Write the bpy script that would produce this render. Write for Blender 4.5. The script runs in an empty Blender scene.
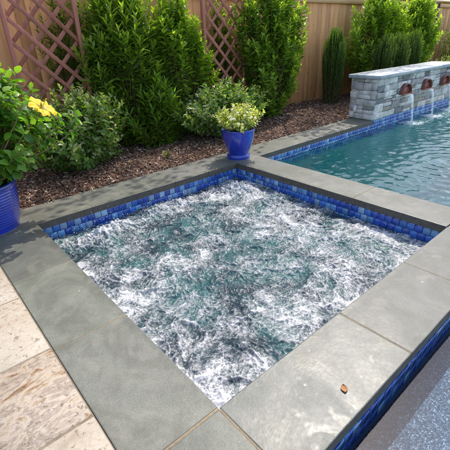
import bpy, bmesh, math, random
import numpy as np
from mathutils import Vector, Matrix
RNG = np.random.default_rng(7)
random.seed(7)
PI = math.pi
scene = bpy.context.scene
COL = scene.collection

# ------------------------------------------------------------------ numbers of the place (metres)
SX, SY = 2.203, 2.277          # inner spa opening
CW = .378                      # coping width
FAR = 2.695                    # outer edge of the far coping
DX = SX + .38                  # pool side edge of the divider
CT = .062                      # coping thickness
WSPA, WPOOL = -.185, -.14      # water levels
WX0, WX1 = 5.24, 8.3           # stone wall
FY = 4.32                      # fence
PY0, PX1 = -4.5, 10.5          # pool extents

# ------------------------------------------------------------------ helpers
def tag(o, label=None, cat=None, group=None, kind=None):
    if label: o['label'] = label
    if cat: o['category'] = cat
    if group: o['group'] = group
    if kind: o['kind'] = kind
    return o
def empty(name, loc, label, cat, group=None, rz=0):
    o = bpy.data.objects.new(name, None); COL.objects.link(o)
    o.location = loc; o.rotation_euler = (0, 0, rz); o.empty_display_size = .1
    return tag(o, label, cat, group)
def link(name, me, mat=None, parent=None, loc=None):
    o = bpy.data.objects.new(name, me); COL.objects.link(o)
    if mat is not None and not me.materials: me.materials.append(mat)
    if parent is not None: o.parent = parent
    if loc is not None: o.location = loc
    return o
def np_mesh(name, V, F, mat=None, col=None, smooth=False, extra=None):
    """V (n,3); F list of arrays (m,k) each of one polygon size"""
    me = bpy.data.meshes.new(name)
    if not isinstance(F, (list, tuple)): F = [F]
    F = [np.asarray(f, dtype=np.int32) for f in F if len(f)]
    loops = np.concatenate([f.ravel() for f in F]); tot = np.concatenate([np.full(len(f), f.shape[1], np.int32) for f in F])
    me.vertices.add(len(V)); me.vertices.foreach_set('co', np.asarray(V, np.float32).ravel())
    me.loops.add(len(loops)); me.loops.foreach_set('vertex_index', loops)
    me.polygons.add(len(tot)); st = np.concatenate([[0], np.cumsum(tot)[:-1]]).astype(np.int32)
    me.polygons.foreach_set('loop_start', st); me.polygons.foreach_set('loop_total', tot)
    if smooth: me.polygons.foreach_set('use_smooth', np.ones(len(tot), bool))
    me.update(calc_edges=True)
    if col is not None:
        a = me.attributes.new('col', 'FLOAT_COLOR', 'POINT')
        c = np.ones((len(V), 4), np.float32); c[:, :3] = col; a.data.foreach_set('color', c.ravel())
    if extra:
        for k, v in extra.items():
            a = me.attributes.new(k, 'FLOAT', 'POINT'); a.data.foreach_set('value', np.asarray(v, np.float32))
    if mat: me.materials.append(mat)
    return me
class Boxes:
    """collects bevelled boxes (24-vertex chamfered) into one mesh with per-box colours"""
    def __init__(s): s.V = []; s.F4 = []; s.F3 = []; s.C = []; s.n = 0
    def add(s, c, size, b=.003, col=(1, 1, 1), jit=0, rot=None):
        hx, hy, hz = size[0]/2, size[1]/2, size[2]/2; b = min(b, hx*.9, hy*.9, hz*.9)
        vs = []; idx = {}
        for sx in (-1, 1):
            for sy in (-1, 1):
                for sz in (-1, 1):
                    j = RNG.normal(0, jit, 3) if jit else np.zeros(3)
                    for ax in range(3):
                        p = np.array([sx*(hx-b), sy*(hy-b), sz*(hz-b)], float)
                        p[ax] += (sx, sy, sz)[ax]*b
                        idx[(sx, sy, sz, ax)] = len(vs); vs.append(p + j)
        f4, f3 = [], []
        for ax in range(3):
            o = [a for a in range(3) if a != ax]
            for sg in (-1, 1):
                q = []
                for (u, v) in ((-1, -1), (1, -1), (1, 1), (-1, 1)):
                    k = [0, 0, 0]; k[ax] = sg; k[o[0]] = u; k[o[1]] = v; q.append(idx[(*k, ax)])
                f4.append(q if (sg > 0) == (ax != 1) else q[::-1])
        for ax in range(3):           # edges along ax
            o = [a for a in range(3) if a != ax]
            for u in (-1, 1):
                for v in (-1, 1):
                    def K(t, a):
                        k = [0, 0, 0]; k[ax] = t; k[o[0]] = u; k[o[1]] = v; return idx[(*k, a)]
                    q = [K(-1, o[0]), K(1, o[0]), K(1, o[1]), K(-1, o[1])]
                    P = [vs[i] for i in q]; nrm = np.cross(P[1]-P[0], P[2]-P[0])
                    out = np.zeros(3); out[o[0]] = u; out[o[1]] = v
                    f4.append(q if np.dot(nrm, out) > 0 else q[::-1])
        for sx in (-1, 1):
            for sy in (-1, 1):
                for sz in (-1, 1):
                    q = [idx[(sx, sy, sz, a)] for a in range(3)]
                    f3.append(q if sx*sy*sz > 0 else q[::-1])
        vs = np.array(vs)
        if rot is not None: vs = vs @ np.array(rot).T
        vs = vs + np.array(c)
        s.V.append(vs); s.C.append(np.tile(np.array(col, float), (24, 1)))
        s.F4.append(np.array(f4)+s.n); s.F3.append(np.array(f3)+s.n); s.n += 24
    def span(s, x0, x1, y0, y1, z0, z1, **k):
        s.add(((x0+x1)/2, (y0+y1)/2, (z0+z1)/2), (x1-x0, y1-y0, z1-z0), **k)
    def mesh(s, name, mat=None):
        return np_mesh(name, np.concatenate(s.V), [np.concatenate(s.F4), np.concatenate(s.F3)], mat, np.concatenate(s.C))
def quads(name, rects, mat):
    V = []; F = []
    for r in rects:
        F.append([len(V)+i for i in range(4)]); V += r
    return np_mesh(name, np.array(V, float), np.array(F), mat)
def lathe(prof, seg=64, col=None):
    V = []; F = []
    for r, z in prof:
        for i in range(seg):
            a = 2*PI*i/seg; V.append((r*math.cos(a), r*math.sin(a), z))
    for j in range(len(prof)-1):
        for i in range(seg):
            i2 = (i+1) % seg; F.append((j*seg+i, j*seg+i2, (j+1)*seg+i2, (j+1)*seg+i))
    return np.array(V), np.array(F)
def tubes(paths, seg=5):
    """paths: list of (points (n,3), radii (n,)) -> V, F"""
    V = []; F = []; n = 0
    for P, Rr in paths:
        P = np.asarray(P, float); m = len(P); T = np.gradient(P, axis=0); T /= np.linalg.norm(T, axis=1)[:, None]+1e-9
        ref = np.array([.3, .9, .1]); A = np.cross(T, ref); A /= np.linalg.norm(A, axis=1)[:, None]+1e-9; B = np.cross(T, A)
        a = np.arange(seg)*2*PI/seg
        ring = P[:, None] + (A[:, None]*np.cos(a)[None, :, None] + B[:, None]*np.sin(a)[None, :, None])*np.asarray(Rr)[:, None, None]
        V.append(ring.reshape(-1, 3))
        for j in range(m-1):
            for i in range(seg):
                i2 = (i+1) % seg; F.append((n+j*seg+i, n+j*seg+i2, n+(j+1)*seg+i2, n+(j+1)*seg+i))
        n += m*seg
    return np.concatenate(V), np.array(F)
# numpy gradient noise
_perm = RNG.permutation(512); _ang = RNG.random(512)*2*PI
def noise2(x, y, seed=0):
    x = x + seed*17.31; y = y + seed*9.77
    xi = np.floor(x).astype(int); yi = np.floor(y).astype(int); xf = x-xi; yf = y-yi
    u = xf*xf*xf*(xf*(xf*6-15)+10); v = yf*yf*yf*(yf*(yf*6-15)+10)
    def g(a, b, dx, dy):
        h = _ang[_perm[(_perm[a % 512]+b) % 512]]; return np.cos(h)*dx+np.sin(h)*dy
    n00 = g(xi, yi, xf, yf); n10 = g(xi+1, yi, xf-1, yf); n01 = g(xi, yi+1, xf, yf-1); n11 = g(xi+1, yi+1, xf-1, yf-1)
    return (n00*(1-u)+n10*u)*(1-v)+(n01*(1-u)+n11*u)*v*1.0
def fbm(x, y, o=4, seed=0, g=.5):
    s = 0; a = 1; f = 1
    for i in range(o): s = s+a*noise2(x*f, y*f, seed+i*3); a *= g; f *= 2.03
    return s
def ridge(x, y, seed=0): return 1-np.minimum(1, np.abs(noise2(x, y, seed))*3.0)

# ------------------------------------------------------------------ materials
class M:
    def __init__(s, name):
        s.m = bpy.data.materials.new(name); s.m.use_nodes = True; s.t = s.m.node_tree; s.t.nodes.clear()
        s.out = s.n('ShaderNodeOutputMaterial'); s.p = s.n('ShaderNodeBsdfPrincipled')
        s.l(s.p.outputs[0], s.out.inputs[0]); s._co = None
    def n(s, ty, **k):
        nd = s.t.nodes.new(ty)
        for a, v in k.items(): setattr(nd, a, v)
        return nd
    def l(s, a, b): s.t.links.new(a, b)
    def co(s):
        if not s._co: s._co = s.n('ShaderNodeNewGeometry').outputs['Position']
        return s._co
    def noise(s, sc, det=4, rough=.5, dist=0, vec=None, scale3=None):
        v = vec or s.co()
        if scale3:
            mp = s.n('ShaderNodeMapping'); mp.inputs['Scale'].default_value = scale3; s.l(v, mp.inputs[0]); v = mp.outputs[0]
        nd = s.n('ShaderNodeTexNoise'); nd.inputs['Scale'].default_value = sc; nd.inputs['Detail'].default_value = det
        nd.inputs['Roughness'].default_value = rough; nd.inputs['Distortion'].default_value = dist
        s.l(v, nd.inputs['Vector']); return nd.outputs[0]
    def ramp(s, fac, stops, interp='LINEAR'):
        r = s.n('ShaderNodeValToRGB'); r.color_ramp.interpolation = interp; e = r.color_ramp.elements
        while len(e) < len(stops): e.new(.5)
        for i, (p, c) in enumerate(stops):
            e[i].position = p; e[i].color = (*c, 1) if not isinstance(c, (int, float)) else (c, c, c, 1)
        s.l(fac, r.inputs[0]); return r.outputs[0]
    def mix(s, f, a, b, mode='MIX'):
        x = s.n('ShaderNodeMix'); x.data_type = 'RGBA'; x.blend_type = mode
        for inp, v in ((x.inputs[0], f), (x.inputs[6], a), (x.inputs[7], b)):
            if isinstance(v, (int, float)): inp.default_value = v
            elif isinstance(v, tuple): inp.default_value = (*v, 1)
            else: s.l(v, inp)
        return x.outputs[2]
    def math(s, op, a, b=0):
        x = s.n('ShaderNodeMath'); x.operation = op
        for inp, v in ((x.inputs[0], a), (x.inputs[1], b)):
            if isinstance(v, (int, float)): inp.default_value = v
            else: s.l(v, inp)
        return x.outputs[0]
    def attr(s, name):
        a = s.n('ShaderNodeAttribute'); a.attribute_name = name; return a.outputs[0]
    def set(s, **k):
        for a, v in k.items():
            a = a.replace('_', ' ')
            inp = s.p.inputs[a]
            if isinstance(v, (int, float)): inp.default_value = v
            elif isinstance(v, tuple): inp.default_value = (*v, 1)
            else: s.l(v, inp)
        return s
    def bump(s, h, st=.5, d=.01, prev=None):
        b = s.n('ShaderNodeBump'); b.inputs['Strength'].default_value = st; b.inputs['Distance'].default_value = d
        s.l(h, b.inputs['Height'])
        if prev is not None: s.l(prev, b.inputs['Normal'])
        s.l(b.outputs[0], s.p.inputs['Normal']); return b.outputs[0]

def mat_bluestone():
    m = M('bluestone')
    a = m.noise(2.3, 5, .6); b = m.noise(9, 6, .65, .4); c = m.noise(160, 3, .6)
    col = m.ramp(a, [(.3, (.080, .088, .070)), (.5, (.108, .113, .092)), (.7, (.15, .149, .122))])
    col = m.mix(m.ramp(b, [(.42, 0), (.62, .5)]), col, (.19, .185, .16))
    col = m.mix(.35, col, m.ramp(c, [(.3, (.05, .055, .045)), (.7, (.24, .24, .21))]))
    col = m.mix(1, col, m.attr('col'), 'MULTIPLY')
    # white mineral flecks
    v = m.n('ShaderNodeTexVoronoi'); v.inputs['Scale'].default_value = 13; m.l(m.co(), v.inputs['Vector'])
    fl = m.math('MULTIPLY', m.ramp(v.outputs['Distance'], [(.0, 1), (.1, 0)]), m.ramp(m.noise(3.1, 2), [(.5, 0), (.6, .8)]))
    col = m.mix(fl, col, (.6, .6, .56))
    # stains and a drying film of splashed water: broad soft sheen beside the near edge, a few small puddles in it
    st = m.ramp(m.noise(3.3, 6, .7, 1.1), [(.46, 0), (.6, .55)]); col = m.mix(st, col, (.085, .085, .066))
    st2 = m.ramp(m.noise(6.1, 5, .65, .7), [(.56, 0), (.68, .4)]); col = m.mix(st2, col, (.23, .215, .175))
    sep = m.n('ShaderNodeSeparateXYZ'); m.l(m.co(), sep.inputs[0])
    def rng(i, a, b):
        q = m.n('ShaderNodeMapRange'); q.inputs[1].default_value = a; q.inputs[2].default_value = b; m.l(sep.outputs[i], q.inputs[0]); return q.outputs[0]
    area = m.math('MULTIPLY', m.math('MULTIPLY', rng(1, .10, -.12), rng(0, -.2, .05)), rng(0, 1.5, .6))
    sheen = m.math('MULTIPLY', area, m.ramp(m.noise(3.6, 4, .55, 1.0), [(.36, .2), (.66, 1)]))
    core = m.math('MULTIPLY', m.math('MULTIPLY', rng(1, -.14, -.30), rng(0, -.02, .06)), rng(0, .55, .3))
    wet = m.ramp(m.math('ADD', m.noise(7.5, 2, .45, 1.6), m.math('MULTIPLY', core, .14)), [(.66, 0), (.76, 1)])
    wet = m.math('MULTIPLY', wet, area)
    ex = m.math('MAXIMUM', m.math('MULTIPLY', sep.outputs[0], -1), m.math('SUBTRACT', sep.outputs[0], SX)); ey = m.math('MAXIMUM', m.math('MULTIPLY', sep.outputs[1], -1), m.math('SUBTRACT', sep.outputs[1], SY))
    ed = m.math('ADD', m.math('MAXIMUM', ex, ey), m.math('MULTIPLY', m.noise(8, 5, .65, .5), .16))
    damp = m.ramp(ed, [(.085, .75), (.125, 0)]); col = m.mix(m.math('MULTIPLY', damp, .4), col, (.05, .055, .045))
    col = m.mix(m.math('MULTIPLY', sheen, .25), col, (.10, .105, .09))
    rgh = m.math('SUBTRACT', .54, m.math('ADD', m.math('MULTIPLY', sheen, .24), m.math('MAXIMUM', m.math('MULTIPLY', wet, .18), m.math('MULTIPLY', damp, .2))))
    m.set(Base_Color=col, Roughness=rgh)
    m.p.inputs['Specular IOR Level'].default_value = .38
    n1 = m.bump(m.noise(48, 7, .72, .3), .42, .003)
    m.bump(m.noise(19, 3, .5, 1.0), .2, .004, n1)
    return m.m
def mat_simple(name, col, rough=.6, var=.2, sc=20, bump=.3, spec=.5, attr=False, coat=0):
    m = M(name); n = m.noise(sc, 5, .6)
    c1 = tuple(x*(1-var) for x in col); c2 = tuple(min(1, x*(1+var)) for x in col)
    c = m.ramp(n, [(.3, c1), (.7, c2)])
    if attr: c = m.mix(1, c, m.attr('col'), 'MULTIPLY')
    m.set(Base_Color=c, Roughness=rough); m.p.inputs['Specular IOR Level'].default_value = spec
    if coat: m.p.inputs['Coat Weight'].default_value = coat; m.p.inputs['Coat Roughness'].default_value = .06
    if bump: m.bump(m.noise(sc*4, 4, .6), bump, .003)
    return m.m
def mat_tile():
    m = M('glazed_tile'); n = m.noise(45, 4, .6, .8)
    c = m.mix(m.ramp(n, [(.35, 0), (.7, .5)]), m.attr('col'), (.10, .26, .62))
    m.set(Base_Color=c, Roughness=.12); m.p.inputs['Coat Weight'].default_value = .4
    m.bump(m.noise(30, 3), .25, .003); return m.m
def mat_wood(name, light, dark, axis=2, attr=True, rough=.7):
    m = M(name); s3 = [38, 38, 38]; s3[axis] = 1.6
    g = m.noise(1, 5, .6, .6, scale3=tuple(s3)); k = m.noise(2.5, 3, .5)
    c = m.ramp(g, [(.3, dark), (.55, light), (.8, tuple(x*1.12 for x in light))])
    c = m.mix(m.ramp(k, [(.4, 0), (.75, .5)]), c, dark)
    v = m.n('ShaderNodeTexVoronoi'); v.inputs['Scale'].default_value = 1
    mp = m.n('ShaderNodeMapping'); q = [9, 9, 9]; q[axis] = 3.2; mp.inputs['Scale'].default_value = tuple(q); m.l(m.co(), mp.inputs[0]); m.l(mp.outputs[0], v.inputs['Vector'])
    c = m.mix(m.ramp(v.outputs['Distance'], [(.05, .85), (.13, 0)]), c, tuple(x*.35 for x in dark))
    if attr: c = m.mix(1, c, m.attr('col'), 'MULTIPLY')
    m.set(Base_Color=c, Roughness=rough); m.bump(g, .35, .003); return m.m
def mat_leaf(name, rough=.42, trans=.4, tint=(1.5, 1.55, .5)):
    m = M(name); a = m.attr('col')
    n = m.noise(30, 2); c = m.mix(.25, a, m.ramp(n, [(.3, (.5, .5, .5)), (.7, (1.4, 1.4, 1.4))]), 'MULTIPLY')
    m.set(Base_Color=c, Roughness=rough); m.p.inputs['Specular IOR Level'].default_value = .5
    tr = m.n('ShaderNodeBsdfTranslucent'); m.l(m.mix(1, a, tint, 'MULTIPLY'), tr.inputs[0])
    mx = m.n('ShaderNodeMixShader'); mx.inputs[0].default_value = trans
    m.l(m.p.outputs[0], mx.inputs[1]); m.l(tr.outputs[0], mx.inputs[2]); m.l(mx.outputs[0], m.out.inputs[0])
    return m.m
def mat_travertine():
    m = M('travertine'); 
    a = m.noise(5, 6, .65, .7); f = m.noise(60, 4, .7)
    base = m.ramp(a, [(.25, (.25, .20, .145)), (.42, (.37, .325, .26)), (.7, (.44, .40, .345))])
    base = m.mix(m.ramp(f, [(.5, 0), (.68, .65)]), base, (.32, .22, .14))
    # strongly veined slabs (attribute red channel below .5)
    v = m.noise(1, 9, .68, .45, scale3=(5, 10, 3))
    vein = m.ramp(v, [(.28, (.30, .24, .18)), (.36, (.15, .10, .065)), (.41, (.36, .30, .24)), (.46, (.20, .155, .12)), (.52, (.38, .32, .26)), (.575, (.27, .20, .13)), (.61, (.19, .095, .04)), (.635, (.08, .04, .018)), (.66, (.25, .17, .10)), (.75, (.35, .29, .24))])
    sep = m.n('ShaderNodeSeparateColor'); m.l(m.attr('col'), sep.inputs[0])
    c = m.mix(m.ramp(sep.outputs[0], [(.45, 1), (.55, .22)]), base, vein)
    c = m.mix(m.ramp(m.noise(9, 6, .75, .3), [(.52, 0), (.7, .5)]), c, (.27, .215, .16))
    c = m.mix(1, c, m.mix(sep.outputs[1], (.86, .84, .8), (1.06, 1.05, 1.03)), 'MULTIPLY')
    vo = m.noise(34, 6, .8, .5)
    pit = m.ramp(vo, [(.36, 0), (.42, 1)]); c = m.mix(pit, (.22, .15, .09), c)
    m.set(Base_Color=c, Roughness=.6); m.bump(pit, .6, .004); return m.m
def mat_wallstone():
    m = M('ledge_stone'); a = m.noise(11, 6, .65, .6)
    c = m.ramp(a, [(.3, (.55, .5, .45)), (.5, (.9, .88, .85)), (.72, (1.15, 1.12, 1.08))])
    c = m.mix(1, c, m.attr('col'), 'MULTIPLY'); m.set(Base_Color=c, Roughness=.8)
    n = m.bump(m.noise(14, 6, .7), .8, .02); m.bump(m.noise(90, 4, .7), .5, .004, n); return m.m
def mat_quartz():
    m = M('quartz_plaster'); v = m.n('ShaderNodeTexVoronoi'); v.inputs['Scale'].default_value = 200; m.l(m.co(), v.inputs['Vector'])
    sp = m.n('ShaderNodeSeparateColor'); m.l(v.outputs['Color'], sp.inputs[0])
    c = m.ramp(sp.outputs[0], [(0, (.01, .018, .035)), (.3, (.045, .065, .10)), (.55, (.12, .15, .19)), (.76, (.32, .32, .31)), (.92, (.7, .68, .63))], 'CONSTANT')
    c = m.mix(.25, c, m.ramp(m.noise(4, 3), [(.3, (.09, .12, .16)), (.7, (.14, .17, .21))]))
    m.set(Base_Color=c, Roughness=.6); return m.m
def mat_deep():
    m = M('pool_plaster'); a = m.noise(2.2, 5, .6, .8)
    c = m.ramp(a, [(.3, (.07, .30, .31)), (.7, (.14, .42, .41))]); m.set(Base_Color=c, Roughness=.7); return m.m
def water_shader(name, tint, murk=.0, chop=.5):
    m = M(name); m.t.nodes.remove(m.p)
    tr = m.n('ShaderNodeBsdfTransparent'); tr.inputs[0].default_value = (*tint, 1)
    gl = m.n('ShaderNodeBsdfGlossy'); gl.inputs['Roughness'].default_value = .03; gl.inputs[0].default_value = (1, 1, 1, 1)
    fr = m.n('ShaderNodeFresnel'); fr.inputs[0].default_value = 1.33
    b = m.n('ShaderNodeBump'); b.inputs['Strength'].default_value = chop; b.inputs['Distance'].default_value = .006
    h = m.noise(16, 3, .5, .8); m.l(h, b.inputs['Height'])
    m.l(b.outputs[0], gl.inputs['Normal']); m.l(b.outputs[0], fr.inputs['Normal'])
    mx = m.n('ShaderNodeMixShader'); m.l(fr.outputs[0], mx.inputs[0]); m.l(tr.outputs[0], mx.inputs[1]); m.l(gl.outputs[0], mx.inputs[2])
    fo = m.attr('foam'); fr2 = m.ramp(m.math('MULTIPLY', fo, m.ramp(m.noise(22, 6, .75, 1.2, scale3=(.6, 1.6, 1)), [(.4, .15), (.62, 1.5)])), [(.25, 0), (.8, .9)])
    df = m.n('ShaderNodeBsdfDiffuse'); df.inputs[0].default_value = (.75, .8, .8, 1)
    m2 = m.n('ShaderNodeMixShader'); m.l(fr2, m2.inputs[0]); m.l(mx.outputs[0], m2.inputs[1]); m.l(df.outputs[0], m2.inputs[2])
    m.l(m2.outputs[0], m.out.inputs[0])
    tb_ = m.n('ShaderNodeBsdfDiffuse'); tb_.inputs[0].default_value = (.03, .20, .22, 1); m.l(b.outputs[0], tb_.inputs['Normal'])
    m3 = m.n('ShaderNodeMixShader'); m3.inputs[0].default_value = murk; m.l(tr.outputs[0], m3.inputs[1]); m.l(tb_.outputs[0], m3.inputs[2]); m.l(m3.outputs[0], mx.inputs[1])
    return m.m
def mat_foam():
    m = M('churning_water')
    f = m.attr('foam'); fine = m.noise(115, 4, .7, .6); mid = m.noise(30, 5, .66, 1.1)
    s = m.math('ADD', f, m.math('MULTIPLY', m.math('SUBTRACT', fine, .5), .9))
    s = m.math('ADD', s, m.math('MULTIPLY', m.math('SUBTRACT', mid, .5), 1.35))
    vb = m.n('ShaderNodeTexVoronoi'); vb.inputs['Scale'].default_value = 120; m.l(m.co(), vb.inputs['Vector'])
    s = m.math('ADD', s, m.math('MULTIPLY', m.math('SUBTRACT', vb.outputs['Distance'], .45), .22))
    tone = m.ramp(m.noise(3, 3), [(.42, (.018, .034, .044)), (.62, (.03, .10, .10))])
    body = m.ramp(s, [(.28, 0), (.46, .3), (.62, .62), (.9, 1)])
    col = m.mix(body, tone, m.ramp(s, [(.36, (.09, .115, .125)), (.6, (.18, .19, .205)), (.8, (.32, .325, .335)), (1.0, (.56, .56, .56))]))
    m.set(Base_Color=col, Roughness=m.ramp(s, [(.45, .06), (.8, .6)])); m.p.inputs['IOR'].default_value = 1.33
    m.bump(s, .22, .008); return m.m
def mat_mulch():
    m = M('mulch_soil'); a = m.noise(30, 6, .7, .6)
    c = m.ramp(a, [(.3, (.025, .014, .009)), (.55, (.085, .045, .028)), (.75, (.2, .12, .08))]); m.set(Base_Color=c, Roughness=.9)
    m.bump(a, 1, .02); return m.m

MT = dict(
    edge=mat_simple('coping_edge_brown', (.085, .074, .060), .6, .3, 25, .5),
    bluestone=mat_bluestone(), tile=mat_tile(), travertine=mat_travertine(), stone=mat_wallstone(), quartz=mat_quartz(), deep=mat_deep(),
    mortar=mat_simple('mortar', (.21, .165, .105), .9, .25, 60), grout=mat_simple('tile_grout', (.05, .07, .13), .8, .2, 60),
    cap=mat_simple('cap_stone_grey', (.42, .44, .45), .4, .22, 9, .4),
    cedar=mat_wood('cedar_boards', (.95, .48, .20), (.70, .31, .12)), rail=mat_wood('cedar_rail', (.80, .48, .23), (.62, .33, .14), 0),
    trellis=mat_wood('stained_trellis', (.46, .165, .11), (.34, .11, .07), 2), 
    darkwood=mat_wood('dark_trellis', (.16, .055, .05), (.10, .035, .03), 2),
    mulch=mat_mulch(), chip=mat_simple('bark_chip', (1, 1, 1), .85, .25, 40, .5, .3, attr=True),
    soil=mat_simple('potting_soil', (.05, .032, .02), .95, .4, 60, 1), 
    glaze=mat_simple('cobalt_glaze', (.012, .035, .36), .16, .35, 6, .15, .6, coat=.7),
    copper=mat_simple('copper_scupper', (.15, .035, .025), .45, .3, 14, .3), copperin=mat_simple('copper_inner', (.36, .13, .08), .5, .2, 14, .3),
    leaf=mat_leaf('glossy_leaf', .38, .5), dull=mat_leaf('matt_leaf', .5, .35), petal=mat_leaf('petal', .6, .3, (1., 1., .9)),
    stem=mat_simple('green_brown_stem', (.15, .10, .05), .8, .3, 20), bark=mat_simple('tree_bark', (.12, .085, .06), .9, .3, 12, .8),
    lawn=mat_simple('lawn', (.05, .09, .025), .95, .4, 6, .8), patio_base=mat_simple('patio_bed', (.17, .135, .095), .95, .3, 30),
    foam=mat_foam(), pool_water=water_shader('pool_water_surface', (.55, .84, .86), .10), shelf_water=water_shader('shelf_water_surface', (.60, .75, .90), 0, .03),
    dry=mat_simple('dry_leaf', (.30, .13, .05), .7, .35, 60, .4),
)
mm = M('falling_water_sheet'); mm.t.nodes.remove(mm.p)
_tr = mm.n('ShaderNodeBsdfTransparent'); _df = mm.n('ShaderNodeBsdfDiffuse'); _df.inputs[0].default_value = (.85, .88, .9, 1)
_gl = mm.n('ShaderNodeBsdfGlossy'); _gl.inputs['Roughness'].default_value = .15
_a = mm.n('ShaderNodeMixShader'); _a.inputs[0].default_value = .35; mm.l(_df.outputs[0], _a.inputs[1]); mm.l(_gl.outputs[0], _a.inputs[2])
_b = mm.n('ShaderNodeMixShader'); mm.l(mm.ramp(mm.noise(1, 4, .6, .5, scale3=(90, 90, 9)), [(.35, .12), (.65, .75)]), _b.inputs[0])
mm.l(_tr.outputs[0], _b.inputs[1]); mm.l(_a.outputs[0], _b.inputs[2]); mm.l(_b.outputs[0], mm.out.inputs[0]); MT['fall'] = mm.m

# ------------------------------------------------------------------ GROUND, PATIO, MULCH
G = 60; gz = -.12
gx0, gx1, gy0, gy1 = -.42, PX1+.2, PY0-.2, FAR
ground = link('ground', quads('ground', [
    [(-G, -G, gz), (G, -G, gz), (G, gy0, gz), (-G, gy0, gz)],
    [(-G, gy1, gz), (G, gy1, gz), (G, G, gz), (-G, G, gz)],
    [(-G, gy0, gz), (gx0, gy0, gz), (gx0, gy1, gz), (-G, gy1, gz)],
    [(gx1, gy0, gz), (G, gy0, gz), (G, gy1, gz), (gx1, gy1, gz)]], MT['lawn']), None); tag(ground, kind='structure')

# patio of travertine slabs in rows beside the coping
B = Boxes(); bed = Boxes()
rows = [-6.0, -4.9, -3.9, -3.0, -2.25, -1.75, -1.24, -.73, -.22, .31, .795, 1.33, 1.85, 2.35, 2.69]
for i in range(len(rows)-1):
    x = -.380; k = 0
    while x > -6:
        w = random.choice([.4, .6, .6, .8]);
        if i == 9 or i == 10: w = [.5, .7, .6][k % 3]
        r = 1.0
        if (i == 9 and k == 0) or (k > 0 and random.random() < .2): r = .2
        B.span(x-w+.004, x-.004, rows[i]+.004, rows[i+1]-.004, -.05, -.002+random.uniform(-.001, .001), b=.004, col=(r, random.random(), 1), jit=.0012)
        x -= w; k += 1
patio = link('patio', B.mesh('patio', MT['travertine'])); tag(patio, kind='structure')
pb = Boxes(); pb.span(-6.1, -.3785, -6.1, 2.69, -.14, -.005, b=.002); tag(link('patio_bed', pb.mesh('patio_bed', MT['patio_base'])), kind='structure')

# mulch bed: bumpy sheet
nx, ny = 260, 60
xs = np.linspace(-3.5, 14.5, nx); ys = np.linspace(FAR-.004, FY+.06, ny); X, Yy = np.meshgrid(xs, ys)
Z = -.022+.02*fbm(X*3, Yy*3, 3, 1)+.03*np.clip((Yy-FAR)/.3, 0, 1)+.012*fbm(X*18, Yy*18, 2, 5)
def grid_faces(nx, ny):
    i = np.arange(nx-1)[None, :]+np.arange(ny-1)[:, None]*nx; return np.stack([i, i+1, i+nx+1, i+nx], -1).reshape(-1, 4)
mulch = link('mulch_bed', np_mesh('mulch_bed', np.stack([X, Yy, Z], -1).reshape(-1, 3), grid_faces(nx, ny), MT['mulch'], smooth=True)); tag(mulch, kind='structure')
# bark chips
def chips(n, xr, yr, szr, spread=0):
    px = RNG.uniform(*xr, n); py = RNG.uniform(*yr, n)
    pz = -.012+.02*fbm(px*3, py*3, 3, 1)+.03*np.clip((py-FAR)/.3, 0, 1)+RNG.uniform(-.006, .016, n)
    L = RNG.uniform(*szr, n); Wd = L*RNG.uniform(.25, .6, n); T = L*RNG.uniform(.08, .2, n)
    a = RNG.uniform(0, 2*PI, n); ti = RNG.normal(0, .35, n); tj = RNG.normal(0, .35, n)
    d = np.stack([np.cos(a)*np.cos(ti), np.sin(a)*np.cos(ti), np.sin(ti)], -1)
    s = np.stack([-np.sin(a), np.cos(a), tj], -1); s /= np.linalg.norm(s, axis=1)[:, None]; u = np.cross(d, s)
    P = np.stack([px, py, pz], -1)
    V = []
    for (A, Bb, Cc) in ((-1, -.6, 0), (-.8, .8, 0), (.9, .7, 0), (1, -.5, 0), (-.7, -.3, 1), (-.6, .5, 1), (.6, .5, 1), (.8, -.2, 1)):
        j = RNG.uniform(.75, 1.2, n)
        V.append(P+d*(A*L/2*j)[:, None]+s*(Bb*Wd/2*j)[:, None]+u*(Cc*T)[:, None])
    V = np.stack(V, 1).reshape(-1, 3); o = (np.arange(n)*8)[:, None]
    F = np.concatenate([o+np.array(q) for q in ([4, 7, 6, 5], [0, 3, 7, 4], [1, 5, 6, 2], [0, 4, 5, 1], [2, 6, 7, 3])])
    pal = np.array([(.17, .088, .05), (.10, .05, .03), (.20, .112, .07), (.27, .17, .115), (.50, .39, .30), (.055, .03, .022), (.28, .13, .09)])
    c = pal[RNG.choice(len(pal), n, p=[.22, .17, .18, .14, .12, .07, .10])]*RNG.uniform(.7, 1.25, n)[:, None]
    return V, F, np.repeat(c, 8, 0)
V1, F1, C1 = chips(24000, (-.3, 7.0), (FAR+.012, FY), (.016, .055)); V2, F2, C2 = chips(350, (-.1, 5.2), (FAR-.05, FAR+.04), (.008, .026)); V2[:, 2] += .008
V3, F3, C3 = chips(9000, (-.3, 5.4), (FAR+.005, FAR+.75), (.008, .028)); V3[:, 2] += .006
tag(link('bark_chips', np_mesh('bark_chips', np.concatenate([V1, V2, V3]), np.concatenate([F1, F2+len(V1), F3+len(V1)+len(V2)]), MT['chip'], np.concatenate([C1, C2, C3]))),
    'reddish brown shredded bark chips spread over the planting bed', 'mulch', kind='stuff')

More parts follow.
